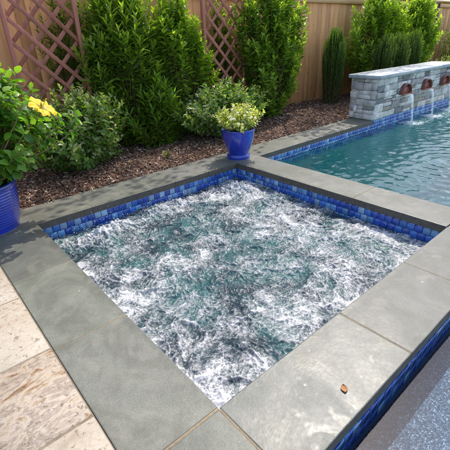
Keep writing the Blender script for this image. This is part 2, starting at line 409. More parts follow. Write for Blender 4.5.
# ------------------------------------------------------------------ SPA
spa = empty('hot_tub', (0, 0, 0), 'square in-ground spa of foaming water with bluestone coping and blue tiles', 'spa')
def slab(x0, x1, y0, y1, tone=None, parent=None):
    """coping stone with subdivided, slightly irregular top and softened edge"""
    bm = bmesh.new(); bmesh.ops.create_cube(bm, size=1)
    for v in bm.verts:
        v.co.x = (x0+x1)/2+v.co.x*(x1-x0); v.co.y = (y0+y1)/2+v.co.y*(y1-y0); v.co.z = -CT/2+v.co.z*CT
    ex = [e for e in bm.edges]
    bmesh.ops.bevel(bm, geom=ex, offset=.005, segments=2, affect='EDGES', profile=.6)
    for e_ax in (0, 1):
        n = int((x1-x0 if e_ax == 0 else y1-y0)/.06)
        for i in range(1, n):
            c = (x0 if e_ax == 0 else y0)+i*(x1-x0 if e_ax == 0 else y1-y0)/n
            co = Vector((c, 0, 0)) if e_ax == 0 else Vector((0, c, 0)); no = Vector((1, 0, 0)) if e_ax == 0 else Vector((0, 1, 0))
            bmesh.ops.bisect_plane(bm, geom=bm.verts[:]+bm.edges[:]+bm.faces[:], plane_co=co, plane_no=no)
    A = np.array([v.co[:] for v in bm.verts]); dn = fbm(A[:, 0]*9+A[:, 2]*30, A[:, 1]*9, 3, 11)*.0016
    dz = fbm(A[:, 0]*4, A[:, 1]*4, 2, 21)*.0012
    for v, d, z in zip(bm.verts, dn, dz):
        if abs(v.co.x-x0) < .004 or abs(v.co.x-x1) < .004: v.co.x += d
        if abs(v.co.y-y0) < .004 or abs(v.co.y-y1) < .004: v.co.y += d
        v.co.z += z
    me = bpy.data.meshes.new('coping_stone'); bm.to_mesh(me); bm.free()
    t = tone or random.uniform(.84, 1.16)
    a = me.attributes.new('col', 'FLOAT_COLOR', 'POINT'); a.data.foreach_set('color', np.tile([t*random.uniform(.96, 1.04), t, t*random.uniform(.94, 1.05), 1], len(me.vertices)).astype(np.float32))
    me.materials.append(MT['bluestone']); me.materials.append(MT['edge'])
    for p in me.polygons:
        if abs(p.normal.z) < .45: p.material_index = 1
    return link('coping_stone', me, None, parent)
g = .003
# left side
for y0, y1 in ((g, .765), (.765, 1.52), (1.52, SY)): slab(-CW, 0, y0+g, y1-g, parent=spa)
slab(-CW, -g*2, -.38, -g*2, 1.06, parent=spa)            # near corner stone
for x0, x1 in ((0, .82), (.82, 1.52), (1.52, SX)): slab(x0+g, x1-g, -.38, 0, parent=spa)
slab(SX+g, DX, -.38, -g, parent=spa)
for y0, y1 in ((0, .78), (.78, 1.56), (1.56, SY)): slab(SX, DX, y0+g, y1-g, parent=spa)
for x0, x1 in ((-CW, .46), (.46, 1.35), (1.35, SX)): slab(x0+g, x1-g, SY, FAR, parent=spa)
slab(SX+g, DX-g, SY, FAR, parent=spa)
# mortar in the joints
def mort(x0, x1, y0, y1):
    mo = Boxes(); mo.span(x0, x1, y0, y1, -CT, -.0022, b=.0004); link('mortar_joint', mo.mesh('mortar_joint', MT['mortar']), None, spa)
for y in (.765, 1.52): mort(-CW+.002, -.002, y-.004, y+.004)
mort(-CW+.002, -.002, -.0065, .006); mort(-.0065, .004, -.378, -.0066)
for x in (.82, 1.52, SX): mort(x-.004, x+.004, -.378, -.004)
for y in (.78, 1.56, SY): mort(SX+.004, DX-.002, y-.004, y+.004)
mort(-CW+.004, -.002, SY-.004, SY+.001)
for x in (.46, 1.35, SX, DX): mort(x-.004, x+.004, SY+.006, FAR-.002)

# tile colours
def tcol():
    r = random.random()
    if r < .38: c = (.010, .04, .36)
    elif r < .66: c = (.03, .13, .50)
    elif r < .86: c = (.13, .29, .52)
    else: c = (.30, .44, .58)
    k = random.uniform(.7, 1.25); return tuple(v*k for v in c)
TS = .062
def tile_run(bx, axis, fixed, a0, a1, ztop, rows_, face, sh=0):
    """tiles on a vertical plane; axis = direction of run; face = sign of the outward normal"""
    for r in range(rows_):
        z = ztop-(r+.5)*TS; a = a0-(TS*.5 if r % 2 else 0)
        while a < a1:
            u0 = max(a, a0); u1 = min(a+TS, a1)
            if u1-u0 > .012:
                w = u1-u0-.004; dpt = .006+random.uniform(-.0006, .0006)
                if axis == 'x': bx.add(((u0+u1)/2, fixed+face*dpt/2, z), (w, dpt, TS-.004), b=.0015, col=tcol())
                else: bx.add((fixed+face*dpt/2, (u0+u1)/2, z), (dpt, w, TS-.004), b=.0015, col=tcol())
            a += TS
tb = Boxes(); e = .02
zt = -CT-.001
tile_run(tb, 'x', SY+e, -e, SX+e, zt, 4, -1); tile_run(tb, 'x', -e, -e, SX+e, zt, 4, 1)
tile_run(tb, 'y', -e, -e, SY+e, zt, 4, 1); tile_run(tb, 'y', SX+e, -e, SY+e, zt, 4, -1)
tile_run(tb, 'x', -.38+e, -CW, DX-e, zt, 3, -1); tile_run(tb, 'y', DX-e, -.36, SY, zt, 3, 1)
link('tile_band', tb.mesh('tile_band', MT['tile']), None, spa)
sh = Boxes()     # shell walls under the coping
zb = -1.3
sh.span(-CW+.01, -e, -.36, SY+.4, zb, -CT-.0005, b=.001); sh.span(SX+e, DX-e, -.36, SY+.4, zb, -CT-.0005, b=.001)
sh.span(-e, SX+e, -.36, -e, zb, -CT-.0005, b=.001); sh.span(-e, SX+e, SY+e, SY+.4, zb, -CT-.0005, b=.001)
sh.span(-e, SX+e, -e, SY+e, zb, -.9, b=.001)
link('spa_shell', sh.mesh('spa_shell', MT['grout']), None, spa)

# churning spa water
N = 720
xs = np.linspace(-e+.004, SX+e-.004, N); ys = np.linspace(-e+.004, SY+e-.004, N); X, Yy = np.meshgrid(xs, ys)
wx = X+.16*fbm(X*2.2, Yy*2.2, 3, 3)+.035*fbm(X*9, Yy*9, 2, 13); wy = Yy+.16*fbm(X*2.2, Yy*2.2, 3, 8)+.035*fbm(X*9, Yy*9, 2, 17)
def gs(cx, cy, r, a=1, ry=None): return a*np.exp(-((X-cx)**2/r**2+(Yy-cy)**2/(ry or r)**2))
r1 = ridge(wx*5.5, wy*5.5, 2); vx = X+.10*fbm(X*3, Yy*3, 2, 3)+.018*noise2(X*14, Yy*14, 13); vy = Yy+.10*fbm(X*3, Yy*3, 2, 8)+.018*noise2(X*14, Yy*14, 17)
r2 = .5*ridge(wx*12+3, wy*12, 5)+.5*ridge(vx*17, vy*17, 6); r3 = ridge(vx*31, vy*31+4, 9); low = fbm(wx*2.3, wy*3.0, 4, 31)
edge = np.exp(-Yy/.12)*.44*(X > .0)+np.exp(-X/.10)*.30*np.clip((1.75-Yy)*2, 0, 1)+np.exp(-(SX-X)/.2)*.12
jets = gs(.45, 2.05, .22, .40, .10)+gs(1.15, 2.1, .3, .30, .12)+gs(1.95, 1.95, .22, .38)+gs(1.75, 1.0, .5, .12)+gs(.28, 1.05, .22, .3, .3)+gs(1.2, .35, .7, .18, .16)+gs(.12, .12, .13, .35)
calm = gs(.62, .62, .3, .12)+gs(.95, .95, .3, .20, .2)+gs(1.1, 1.75, .25, .18, .2)+gs(.9, .42, .3, .08)
r4 = ridge(vx*62+2, vy*62, 15); foam = .24+.17*r1**2+.25*r2**1.4+.17*r3+.07*r4+.26*fbm(vx*6.5, vy*6.5, 2, 45)+.36*low+edge+jets*.9-calm*.75
foam = np.clip(foam, 0, 1.2)
hgt = WSPA+.030*fbm(wx*3, wy*3, 3, 40)+.014*(r1**2-.4)+.009*(r2-.5)+.004*(r3-.5)+.0015*(r4-.5)+.001*noise2(X*70, Yy*70, 51)
spk = np.clip(noise2(X*22, Yy*22, 61)*.8+noise2(X*45, Yy*45, 63)*.5+.2, 0, 1)
hgt += (gs(.42, 2.05, .19, .065, .12)+gs(.62, 2.1, .12, .05, .08)+gs(1.0, 2.12, .15, .06, .09)+gs(1.3, 2.12, .1, .05, .06)+gs(1.95, 2.0, .16, .085)+gs(2.05, 1.5, .1, .05))*(.7+.8*spk)
hgt += .012*edge
V = np.stack([X, Yy, hgt], -1).reshape(-1, 3)
sw = link('spa_water', np_mesh('spa_water', V, grid_faces(N, N), MT['foam'], smooth=True, extra={'foam': foam.ravel()})); tag(sw, kind='structure')
# spray droplets above the jets
def ico(r):
    bm = bmesh.new(); bmesh.ops.create_icosphere(bm, subdivisions=1, radius=r); V = np.array([v.co[:] for v in bm.verts]); F = np.array([[v.index for v in f.verts] for f in bm.faces]); bm.free(); return V, F
iv, if_ = ico(1.0); Vs = []; Fs = []; k = 0
for cx, cy, rx, ry, hh, n in ((.42, 2.1, .17, .07, .10, 140), (1.0, 2.14, .12, .05, .08, 70), (1.3, 2.12, .10, .05, .08, 60), (1.95, 2.02, .13, .1, .10, 110), (2.05, 1.5, .1, .1, .07, 50), (1.2, 1.2, .9, .8, .03, 160)):
    for q in range(n):
        x = np.clip(RNG.normal(cx, rx), .02, SX-.02); y = np.clip(RNG.normal(cy, ry), .02, SY-.02)
        z = WSPA+.03+abs(RNG.normal(0, hh*.55)); r = RNG.uniform(.0010, .0032)
        Vs.append(iv*r*np.array([1, 1, RNG.uniform(1, 2)])+(x, y, z)); Fs.append(if_+k); k += len(iv)
md = M('white_spray'); md.set(Base_Color=(.85, .87, .9), Roughness=.15)
tag(link('spray', np_mesh('spray', np.concatenate(Vs), np.concatenate(Fs), md.m, smooth=True)), 'white spray of droplets thrown up by the spa jets', 'spray', kind='stuff')

# ------------------------------------------------------------------ POOL
pool = empty('swimming_pool', (DX, SY, 0), 'teal swimming pool with bluestone coping, blue tile band and speckled shallow shelf', 'pool')
def pl(o): o.parent = pool; o.matrix_parent_inverse = Matrix.Translation(pool.location).inverted(); return o
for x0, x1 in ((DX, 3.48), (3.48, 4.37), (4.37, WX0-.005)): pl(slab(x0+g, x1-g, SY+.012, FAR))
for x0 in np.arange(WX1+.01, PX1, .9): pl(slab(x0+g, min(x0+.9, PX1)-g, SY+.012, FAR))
for x in (3.48, 4.37):
    mo = Boxes(); mo.span(x-.004, x+.004, SY+.018, FAR-.002, -CT, -.0012, b=.0004); pl(link('mortar_joint', mo.mesh('mortar_joint', MT['mortar'])))
tb = Boxes(); tile_run(tb, 'x', SY+.03, DX-e, PX1, zt, 3, -1)
for i in range(3): pass
# tiles under the wall reach up to the coping level there
tile_run(tb, 'x', SY+.022, WX0+.01, WX1, -.0005, 1, -1)
pl(link('tile_band', tb.mesh('tile_band', MT['tile'])))
sh = Boxes(); D = -2.3
sh.span(DX-e+.001, PX1, SY+.03, SY+.4, D-.1, -CT-.0006, b=.001)
sh.span(WX0+.006, WX1-.004, SY+.024, SY+.4, -CT-.0004, -.002, b=.001)
sh.span(PX1, PX1+.2, PY0, FAR, D-.1, -CT, b=.001); sh.span(-.42, PX1+.2, PY0-.2, PY0, D-.1, -CT, b=.001)
sh.span(-.42, -CW, PY0, -.385, D-.1, -.055, b=.001)
sh.span(DX-.02, PX1, PY0, SY+.03, D-.2, D, b=.001)
pl(link('pool_shell', sh.mesh('pool_shell', MT['deep'])))
for i, y in enumerate(np.arange(PY0, -.4, .9)): pass
sf = Boxes(); sf.span(-.378, DX+.0, PY0, -.36, D, -.30, b=.02)
pl(link('sun_shelf', sf.mesh('sun_shelf', MT['quartz'])))
cp = []
for i in range(4):
    y0 = PY0+i*1.0; 
far_c = Boxes(); far_c.span(-CW-.3, -CW-.008, PY0-.1, -.385, -.05, -.0015, b=.004)
# pool water surfaces
def water_grid(name, x0, x1, y0, y1, step, mat, amp=1, foamf=None):
    nx = int((x1-x0)/step)+1; ny = int((y1-y0)/step)+1
    X, Yy = np.meshgrid(np.linspace(x0, x1, nx), np.linspace(y0, y1, ny))
    h = np.zeros_like(X); fo = np.zeros_like(X)
    for cx in (6.14, 6.95, 7.76):
        r = np.hypot(X-cx, Yy-2.08); h += .006*np.sin(r*34)*np.exp(-r*1.5); fo += .8*np.exp(-(r/.13)**2)+.42*np.exp(-((X-cx)/.45)**2-((Yy-1.98)/.2)**2)
    for cx, cy, am in ((4.3, .7, .004), (5.3, 1.4, .0015), (7.0, .8, .003)):
        r = np.hypot(X-cx, Yy-cy)+.05*fbm(X*2, Yy*2, 2, 5); h += am*np.sin(r*42)*np.exp(-r*.9)
    wx = X+.15*fbm(X*2, Yy*2, 2, 71); wy = Yy+.15*fbm(X*2, Yy*2, 2, 77)
    h += .007*fbm(wx*4.5, wy*7, 3, 81)+.004*noise2(wx*14, wy*20, 91)
    return link(name, np_mesh(name, np.stack([X, Yy, WPOOL+h*amp], -1).reshape(-1, 3), grid_faces(nx, ny), mat, smooth=True, extra={'foam': fo.ravel()}))
tag(water_grid('pool_water', DX-e+.007, PX1, -.36, SY+.024, .022, MT['pool_water']), kind='structure')
tag(water_grid('shelf_water', -.376, PX1, PY0, -.3665, .03, MT['shelf_water'], .05), kind='structure')

# ------------------------------------------------------------------ STONE FOUNTAIN WALL
wall = empty('fountain_wall', (WX0, 2.3, 0), 'low stacked stone wall with grey cap and three rust brown spouts behind the pool', 'stone wall')
def wl(o): o.parent = wall; o.matrix_parent_inverse = Matrix.Translation(wall.location).inverted(); return o
WY0, WY1 = 2.30, 2.765; HT = .63
def scol():
    r = random.random()
    c = (.72, .66, .62) if r < .4 else (.45, .41, .39) if r < .56 else (.84, .79, .74) if r < .78 else (.44, .37, .29) if r < .9 else (.27, .26, .26)
    k = random.uniform(.85, 1.12); return tuple(v*k for v in c)
st = Boxes()
def courses():
    z = 0.002; out = []
    while z < HT-.03:
        h = random.choice([.09, .105, .12, .135])
        if HT-(z+h) < .045: h = HT-z
        out.append((z, z+h)); z += h
    return out
def face_stones(axis, a0, a1, fixed, sgn, seedrows):
    for z0, z1 in seedrows:
        a = a0+random.uniform(-.03, .0)
        while a < a1-.001:
            w = random.uniform(.1, .34); 
            if a1-(a+w) < .07: w = a1-a
            u0, u1 = max(a, a0), min(a+w, a1); pr = random.uniform(.0, .024)
            parts = [(z0, z1)]
            if z1-z0 > .088 and random.random() < .35: zm = (z0+z1)/2; parts = [(z0, zm), (zm, z1)]
            for q0, q1 in parts:
                p = pr+random.uniform(-.004, .004)
                if axis == 'x':
                    y0_, y1_ = (fixed-p, fixed+.08) if sgn < 0 else (fixed-.08, fixed+p)
                    st.span(u0+.0025, u1-.0025, y0_, y1_, q0+.0025, q1-.0025, b=.007, col=scol(), jit=.0028)
                else:
                    x0_, x1_ = (fixed-p, fixed+.08) if sgn < 0 else (fixed-.08, fixed+p)
                    st.span(x0_, x1_, u0+.0025, u1-.0025, q0+.0025, q1-.0025, b=.007, col=scol(), jit=.0028)
            a += w
cs = courses()
face_stones('x', WX0+.0, WX1, WY0, -1, cs); face_stones('y', WY0+.0, WY1, WX0+.012, -1, courses()); face_stones('x', WX0, WX1, WY1-.012, 1, cs); face_stones('y', WY0, WY1, WX1-.012, 1, cs)
wl(link('stone_facing', st.mesh('stone_facing', MT['stone'])))
core = Boxes(); core.span(WX0+.03, WX1-.03, WY0+.02, WY1-.03, .001, HT-.004, b=.001, col=(.3, .3, .3)); wl(link('wall_core', core.mesh('wall_core', MT['grout'])))
for x0, x1 in ((WX0-.04, 6.35), (6.353, 7.45), (7.453, WX1+.04)):
    cb = Boxes(); cb.span(x0, x1, WY0-.055, WY1+.045, HT+.001, HT+.058, b=.006, jit=.001); wl(link('cap_stone', cb.mesh('cap_stone', MT['cap'])))
for cx in (6.14, 6.95, 7.76):      # arched hooded spouts
    W2, Hh, dp, z0 = .165, .165, .075, .325
    prof = [(-W2, z0), (-W2, z0+.035)]+[(W2*math.cos(a), z0+.035+(Hh-.035)*math.sin(a)) for a in np.linspace(PI, 0, 17)][1:]+[(W2, z0)]
    inn = [(x*.9, z0+(z-z0)*.9) for x, z in prof]; n = len(prof); V = []; F = []
    for ring, y in ((prof, WY0+.0), (prof, WY0-dp), (inn, WY0-dp), (inn, WY0-.005)):
        V += [(cx+x, y, z) for x, z in ring]
    for s_ in range(3):
        for i in range(n-1): F.append((s_*n+i, s_*n+i+1, (s_+1)*n+i+1, (s_+1)*n+i))
    V = np.array(V); sp = wl(link('scupper', np_mesh('scupper', V, np.array(F), MT['copper'])))
    b2 = Boxes(); b2.span(cx-W2*.9, cx+W2*.9, WY0-.03, WY0-.006, z0, z0+Hh*.62, b=.002); b2.span(cx-W2, cx+W2, WY0-dp-.03, WY0-.03, z0-.008, z0+.004, b=.002)
    k = link('spout_tray', b2.mesh('spout_tray', MT['copperin'])); k.parent = sp
# water falling from each spout
for i, cx in enumerate((6.14, 6.95, 7.76)):
    nU, nV = 9, 26; V = []; y_s = WY0-.14
    for j in range(nV):
        t = j/(nV-1); z = .322-t*(.322-WPOOL); y = y_s-.10*math.sqrt(t); wd = .05*(1-.55*t)+.008*math.sin(j*1.3+i)
        for k_ in range(nU):
            u = k_/(nU-1)*2-1; V.append((cx+u*wd+.004*math.sin(j*.9+u*3), y-.012*(1-u*u)+.003*math.sin(j*2+k_*1.7), z))
    f = grid_faces(nU, nV); base = np.array(V); back = base+np.array([0, .012, 0]); 
    V2 = np.concatenate([base, back]); F2 = np.concatenate([f, f[:, ::-1]+len(base)])
    o = link('falling_water', np_mesh('falling_water', V2-np.array([cx, y_s, WPOOL]), F2, MT['fall'], smooth=True), None, None, (cx, y_s, WPOOL))
    tag(o, ['thin stream of water falling from the spout nearest the left end of the stone wall',
            'thin stream of water falling from the middle spout of the stone wall',
            'thin stream of water falling from the rightmost spout of the stone wall'][i], 'water stream', 'streams falling from the wall spouts')

# ------------------------------------------------------------------ FENCE AND TRELLISES
fence = empty('wooden_fence', (5, FY, 0), 'light cedar board fence with top rail behind the planting bed', 'fence')
def fn(o): o.parent = fence; o.matrix_parent_inverse = Matrix.Translation(fence.location).inverted(); return o
b = Boxes(); x = -4.0
while x < 16:
    w = random.uniform(.125, .15); k = random.uniform(.68, 1.15); h = 1.948
    b.span(x+.0015, x+w-.0015, FY-.01+random.uniform(-.003, .003), FY+.012, .0, h, b=.002, col=(k, k*random.uniform(.95, 1.0), k*random.uniform(.9, 1.0)))
    x += w
fn(link('fence_board', b.mesh('fence_board', MT['cedar'])))
b = Boxes(); b.span(-4, 16, FY-.045, FY-.014, 1.825, 1.91, b=.004); fn(link('fence_rail', b.mesh('fence_rail', MT['rail'])))
b = Boxes(); b.span(-4, 16, FY-.075, FY+.06, 1.95, 1.99, b=.005); fn(link('fence_cap', b.mesh('fence_cap', MT['rail'])))
for px in np.arange(-3.2, 16, 2.4):
    b = Boxes(); b.span(px-.045, px+.045, FY+.015, FY+.105, -.1, 1.948, b=.004, col=(.9, .85, .8)); fn(link('fence_post', b.mesh('fence_post', MT['cedar'])))

def trellis(x0, x1, y, z0, z1, mat, label, sp=.235):
    t = empty('garden_trellis', ((x0+x1)/2, y, 0), label, 'trellis', 'wooden lattice trellises along the fence')
    def put(o): o.parent = t; o.matrix_parent_inverse = Matrix.Translation(t.location).inverted(); return o
    for xx in (x0, x1-.045):
        b = Boxes(); b.span(xx, xx+.045, y-.022, y+.022, -.02, z1, b=.003, col=(1, 1, 1)); put(link('trellis_post', b.mesh('trellis_post', mat)))
    for za, zb_ in ((z1-.05, z1-.005), (z0, z0+.04)):
        b = Boxes(); b.span(x0+.0455, x1-.0455, y-.018, y+.018, za, zb_, b=.003); put(link('cross_rail', b.mesh('cross_rail', mat)))
    xa, xb = x0+.04, x1-.04; W = xb-xa
    for sgn, yy in ((-1, y-.006), (1, y+.006)):
        b = Boxes(); c = z0-W
        while c < z1+W:
            # line z = c + sgn*(x-xa) clipped to the frame
            pts = []
            for xx in np.linspace(xa, xb, 60):
                z = c+(xx-xa) if sgn > 0 else c+W-(xx-xa)
                if z0+.02 < z < z1-.03: pts.append((xx, z))
            if len(pts) > 4:
                (xs_, zs_), (xe, ze) = pts[0], pts[-1]; L = math.hypot(xe-xs_, ze-zs_); a = math.atan2(ze-zs_, xe-xs_)
                R_ = Matrix.Rotation(-a, 3, 'Y'); k = random.uniform(.85, 1.12)
                b.add(((xs_+xe)/2, yy, (zs_+ze)/2), (L, .010, .043), b=.002, col=(k, k, k), rot=R_)
            c += sp
        put(link('lattice_slats', b.mesh('lattice_slats', mat)))
    return t
TY = 3.93
trellis(.535, 1.33, TY, .62, 2.0, MT['trellis'], 'faded mauve brown lattice trellis standing behind the yellow flower, nearest the left edge')
trellis(3.11, 3.93, TY, .45, 2.0, MT['trellis'], 'reddish brown lattice trellis standing behind the small blue pot between two tall shrubs')
trellis(10.55, 11.35, 4.1, .5, 1.93, MT['darkwood'], 'dark red brown trellis far right beyond the stone wall', .2)

# ------------------------------------------------------------------ PLANTS
LT = np.array([(0, 0, 0), (-.36, .22, .05), (0, .22, 0), (.36, .22, .05), (-.5, .5, .07), (0, .5, 0), (.5, .5, .07), (-.33, .78, .04), (0, .78, 0), (.33, .78, .04), (0, 1, 0)], float)
LF3 = np.array([(0, 2, 1), (0, 3, 2), (7, 8, 10), (8, 9, 10)]); LF4 = np.array([(1, 2, 5, 4), (2, 3, 6, 5), (4, 5, 8, 7), (5, 6, 9, 8)])
ST = np.array([(0, 0, 0), (-.5, .45, .08), (0, .5, 0), (.5, .45, .08), (0, 1, 0)], float); SF3 = np.array([(0, 2, 1), (0, 3, 2), (1, 2, 4), (2, 3, 4)])
def leaf_mesh(name, P, Dr, Nm, L, Wd, C, mat, simple=False, curl=.18):
    n = len(P); Dr = Dr/(np.linalg.norm(Dr, axis=1)[:, None]+1e-9)
    Nm = Nm-Dr*np.sum(Nm*Dr, 1)[:, None]; Nm /= (np.linalg.norm(Nm, axis=1)[:, None]+1e-9); S = np.cross(Dr, Nm)
    T = ST if simple else LT; k = len(T)
    cu = (curl*RNG.uniform(.2, 1.8, n))[:, None]
    y = T[None, :, 1]*np.ones((n, 1)); z = T[None, :, 2]*(Wd/L)[:, None]*2.2-cu*y*y
    V = P[:, None]+S[:, None]*(T[None, :, 0]*Wd[:, None])[..., None]+Dr[:, None]*(y*L[:, None])[..., None]+Nm[:, None]*(z*L[:, None])[..., None]
    o = (np.arange(n)*k)[:, None, None]
    F = [(o+SF3[None]).reshape(-1, 3)] if simple else [(o+LF3[None]).reshape(-1, 3), (o+LF4[None]).reshape(-1, 4)]
    return np_mesh(name, V.reshape(-1, 3), F, mat, np.repeat(C, k, 0), smooth=True)
def grow(base, rx, ry, h, nsh, leafy, lpl, ll, lw, pal, young, z0=.0, up=.45, ang=55, taper=None, shell=.6, spread_base=.35, jitter=.5, young_n=.3, lean=(0, 0)):
    """shoots from the base to points in the crown; returns leaf arrays and stem paths"""
    P = []; Dd = []; Nn = []; L = []; Wd = []; C = []; paths = []
    ph0, ph1 = RNG.uniform(0, 6.28, 2)
    pal = np.array(pal); young = np.array(young)
    for s in range(nsh):
        while True:
            q = RNG.uniform(-1, 1, 3); r = np.linalg.norm(q)
            if r < 1 and (r > shell or RNG.random() < .35): break
        zz = (q[2]+1)/2; wz = taper(zz) if taper else 1
        if not taper:
            la = math.atan2(q[1], q[0]); q = q*(.86+.26*math.sin(la*2+ph0)*math.cos(q[2]*3+ph1)+RNG.normal(0, .07)+.14*math.sin(la*5+q[2]*5+ph1))
            q = np.clip(q, -1.05, 1.05)
        if taper: rr = math.sqrt(RNG.random()); a = RNG.uniform(0, 2*PI); q[0], q[1] = rr*math.cos(a), rr*math.sin(a); zz = RNG.random()**.8
        if taper: wz = taper(zz)
        E_ = np.array([base[0]+q[0]*rx*wz+lean[0]*zz, base[1]+q[1]*ry*wz+lean[1]*zz, z0+zz*(h-z0)])
        if E_[2] < .06: E_[2] = .06+RNG.random()*.08
        B0 = np.array([base[0]+q[0]*rx*spread_base*.4, base[1]+q[1]*ry*spread_base*.4, base[2] if len(base) > 2 else 0])
        dirh = E_-B0; mid = B0+dirh*.5; mid[:2] -= (E_-B0)[:2]*(-.12); mid[2] += .08*abs(dirh[2])*up
        t = np.linspace(0, 1, 14)[:, None]; Pth = (1-t)**2*B0+2*t*(1-t)*mid+t*t*E_
        Pth += RNG.normal(0, .008, Pth.shape)*np.sin(t*PI)
        Lp = np.linalg.norm(np.diff(Pth, axis=0), axis=1); cum = np.concatenate([[0], np.cumsum(Lp)]); tot = cum[-1]
        lf = min(leafy*RNG.uniform(.7, 1.3), tot*.95)
        paths.append((Pth[::2] if len(Pth) % 2 else Pth, np.linspace(.005, .0015, len(Pth[::2] if len(Pth) % 2 else Pth))))
        nl = max(4, int(lf*lpl)); sarr = tot-lf*(1-(np.arange(nl)/nl))*1.0; sarr = sarr+lf/nl*.5
        phi = np.arange(nl)*2.399+RNG.uniform(0, 6.13)
        pos = np.stack([np.interp(sarr, cum, Pth[:, i]) for i in range(3)], -1)
        T = np.stack([np.gradient(pos[:, i]) for i in range(3)], -1); T /= np.linalg.norm(T, axis=1)[:, None]+1e-9
        T[:, 2] += up*.6; T /= np.linalg.norm(T, axis=1)[:, None]
        A = np.cross(T, np.array([.31, .12, .9])); A /= np.linalg.norm(A, axis=1)[:, None]+1e-9; Bv = np.cross(T, A)
        Rd = A*np.cos(phi)[:, None]+Bv*np.sin(phi)[:, None]
        k = np.arange(nl)/nl; an = np.radians(ang*(1.15-.75*k**2)+RNG.normal(0, 9, nl))
        d = T*np.cos(an)[:, None]+Rd*np.sin(an)[:, None]; d[:, 2] -= .1*(1-k); d += RNG.normal(0, .1*jitter, d.shape)
        nm = T*np.sin(an)[:, None]-Rd*np.cos(an)[:, None]+RNG.normal(0, .3*jitter, d.shape)
        P.append(pos); Dd.append(d); Nn.append(nm)
        sc = (1-.45*np.clip((k-.75)*4, 0, 1)**2)*RNG.uniform(.75, 1.15, nl); L.append(ll*sc); Wd.append(lw*sc)
        c0 = pal[RNG.integers(len(pal), size=nl)]*RNG.uniform(.75, 1.25, nl)[:, None]
        f = (np.clip((k-(1-young_n))/young_n, 0, 1)*RNG.uniform(.4, 1))[:, None]*min(1, .35+zz)
        C.append(c0*(1-f)+young*f)
    return [np.concatenate(a) for a in (P, Dd, Nn, L, Wd, C)], paths
def shrub(name, label, cat, base, mat='leaf', group=None, simple=False, curl=.18, **k):
    t = empty(name, (base[0], base[1], 0), label, cat, group)
    A, paths = grow((0, 0, 0), **k)
    link('foliage', leaf_mesh('foliage', *A, MT[mat], simple, curl), None, t)
    V, F = tubes(paths, 4); link('stem', np_mesh('stem', V, F, MT['stem'], smooth=True), None, t)
    return t
GR = [(.13, .23, .022), (.17, .29, .028), (.22, .34, .036), (.08, .16, .022), (.26, .37, .05)]
BR = [(.16, .27, .024), (.22, .35, .032), (.28, .40, .04)]
YG = (.46, .58, .07)
GT = 'tall evergreen shrubs along the fence'
shrub('laurel_shrub', 'tall narrow-leaved green shrub just right of the faded mauve trellis', 'shrub', (1.85, 3.98), group=GT,
      rx=.78, ry=.36, h=2.15, nsh=430, leafy=.45, lpl=62, ll=.13, lw=.034, pal=GR, young=YG, up=.35, ang=56, jitter=1.1)
shrub('laurel_shrub', 'bright green bushy shrub just left of the reddish brown trellis', 'shrub', (2.66, 3.93), group=GT,
      rx=.56, ry=.34, h=2.0, nsh=330, leafy=.38, lpl=58, ll=.105, lw=.040, pal=BR, young=(.48, .60, .08), up=.3, ang=60, jitter=1.2)
shrub('oleander_shrub', 'small long-leaved shrub in front of the tall shrub beside the faded trellis', 'shrub', (2.05, 3.62),
      rx=.42, ry=.22, h=.92, nsh=85, leafy=.4, lpl=60, ll=.14, lw=.032, pal=GR[:3], young=(.2, .36, .05), up=.8, ang=55)
shrub('laurel_shrub', 'slim green shrub growing behind the faded mauve lattice trellis', 'shrub', (1.3, 4.14), group=GT,
      rx=.40, ry=.10, h=2.1, nsh=130, leafy=.36, lpl=56, ll=.095, lw=.022, pal=GR, young=(.12, .22, .04), up=.6)
shrub('laurel_shrub', 'bright leaved shrub growing behind the reddish brown trellis', 'shrub', (3.62, 4.14), group=GT,
      rx=.42, ry=.12, h=1.95, nsh=170, leafy=.32, lpl=56, ll=.085, lw=.026, pal=BR, young=(.30, .46, .07), up=.6)
shrub('laurel_shrub', 'tall dense shrub right of the reddish brown trellis, beside bare fence boards', 'shrub', (4.42, 3.80), group=GT,
      rx=.76, ry=.40, h=2.2, nsh=520, leafy=.38, lpl=58, ll=.105, lw=.040, pal=GR+BR[:2], young=(.46, .58, .07), up=.35, ang=58, jitter=1.2)
shrub('laurel_shrub', 'large yellow-green shrub behind the left half of the stone wall', 'shrub', (7.75, 3.75), group=GT,
      rx=1.15, ry=.44, h=2.25, nsh=640, leafy=.4, lpl=52, ll=.11, lw=.044, pal=BR, young=(.46, .58, .07), up=.6)
shrub('laurel_shrub', 'large yellow-green shrub left of the dark far trellis', 'shrub', (9.35, 3.72), group=GT,
      rx=.88, ry=.44, h=2.15, nsh=560, leafy=.4, lpl=50, ll=.11, lw=.044, pal=BR, young=(.46, .58, .07), up=.6)
shrub('laurel_shrub', 'green shrub at the right edge, beyond the dark trellis', 'shrub', (12.5, 3.7), group=GT,
      rx=.95, ry=.45, h=1.95, nsh=380, leafy=.36, lpl=45, ll=.10, lw=.034, pal=BR[:2], young=(.2, .36, .05), up=.6)
AB = [(.11, .23, .035), (.15, .29, .045), (.22, .36, .07), (.08, .17, .03), (.50, .52, .32), (.14, .27, .04), (.13, .25, .04), (.18, .32, .05)]
shrub('abelia_shrub', 'low spreading small-leaved shrub below the faded trellis, beside the big potted plant', 'shrub', (.86, 3.42), mat='leaf', simple=True, group='low variegated shrubs in the bed',
      rx=.70, ry=.44, h=.92, nsh=470, leafy=.30, lpl=60, ll=.068, lw=.040, pal=AB, young=(.42, .40, .22), up=.2, ang=62, shell=.6, jitter=1.5)
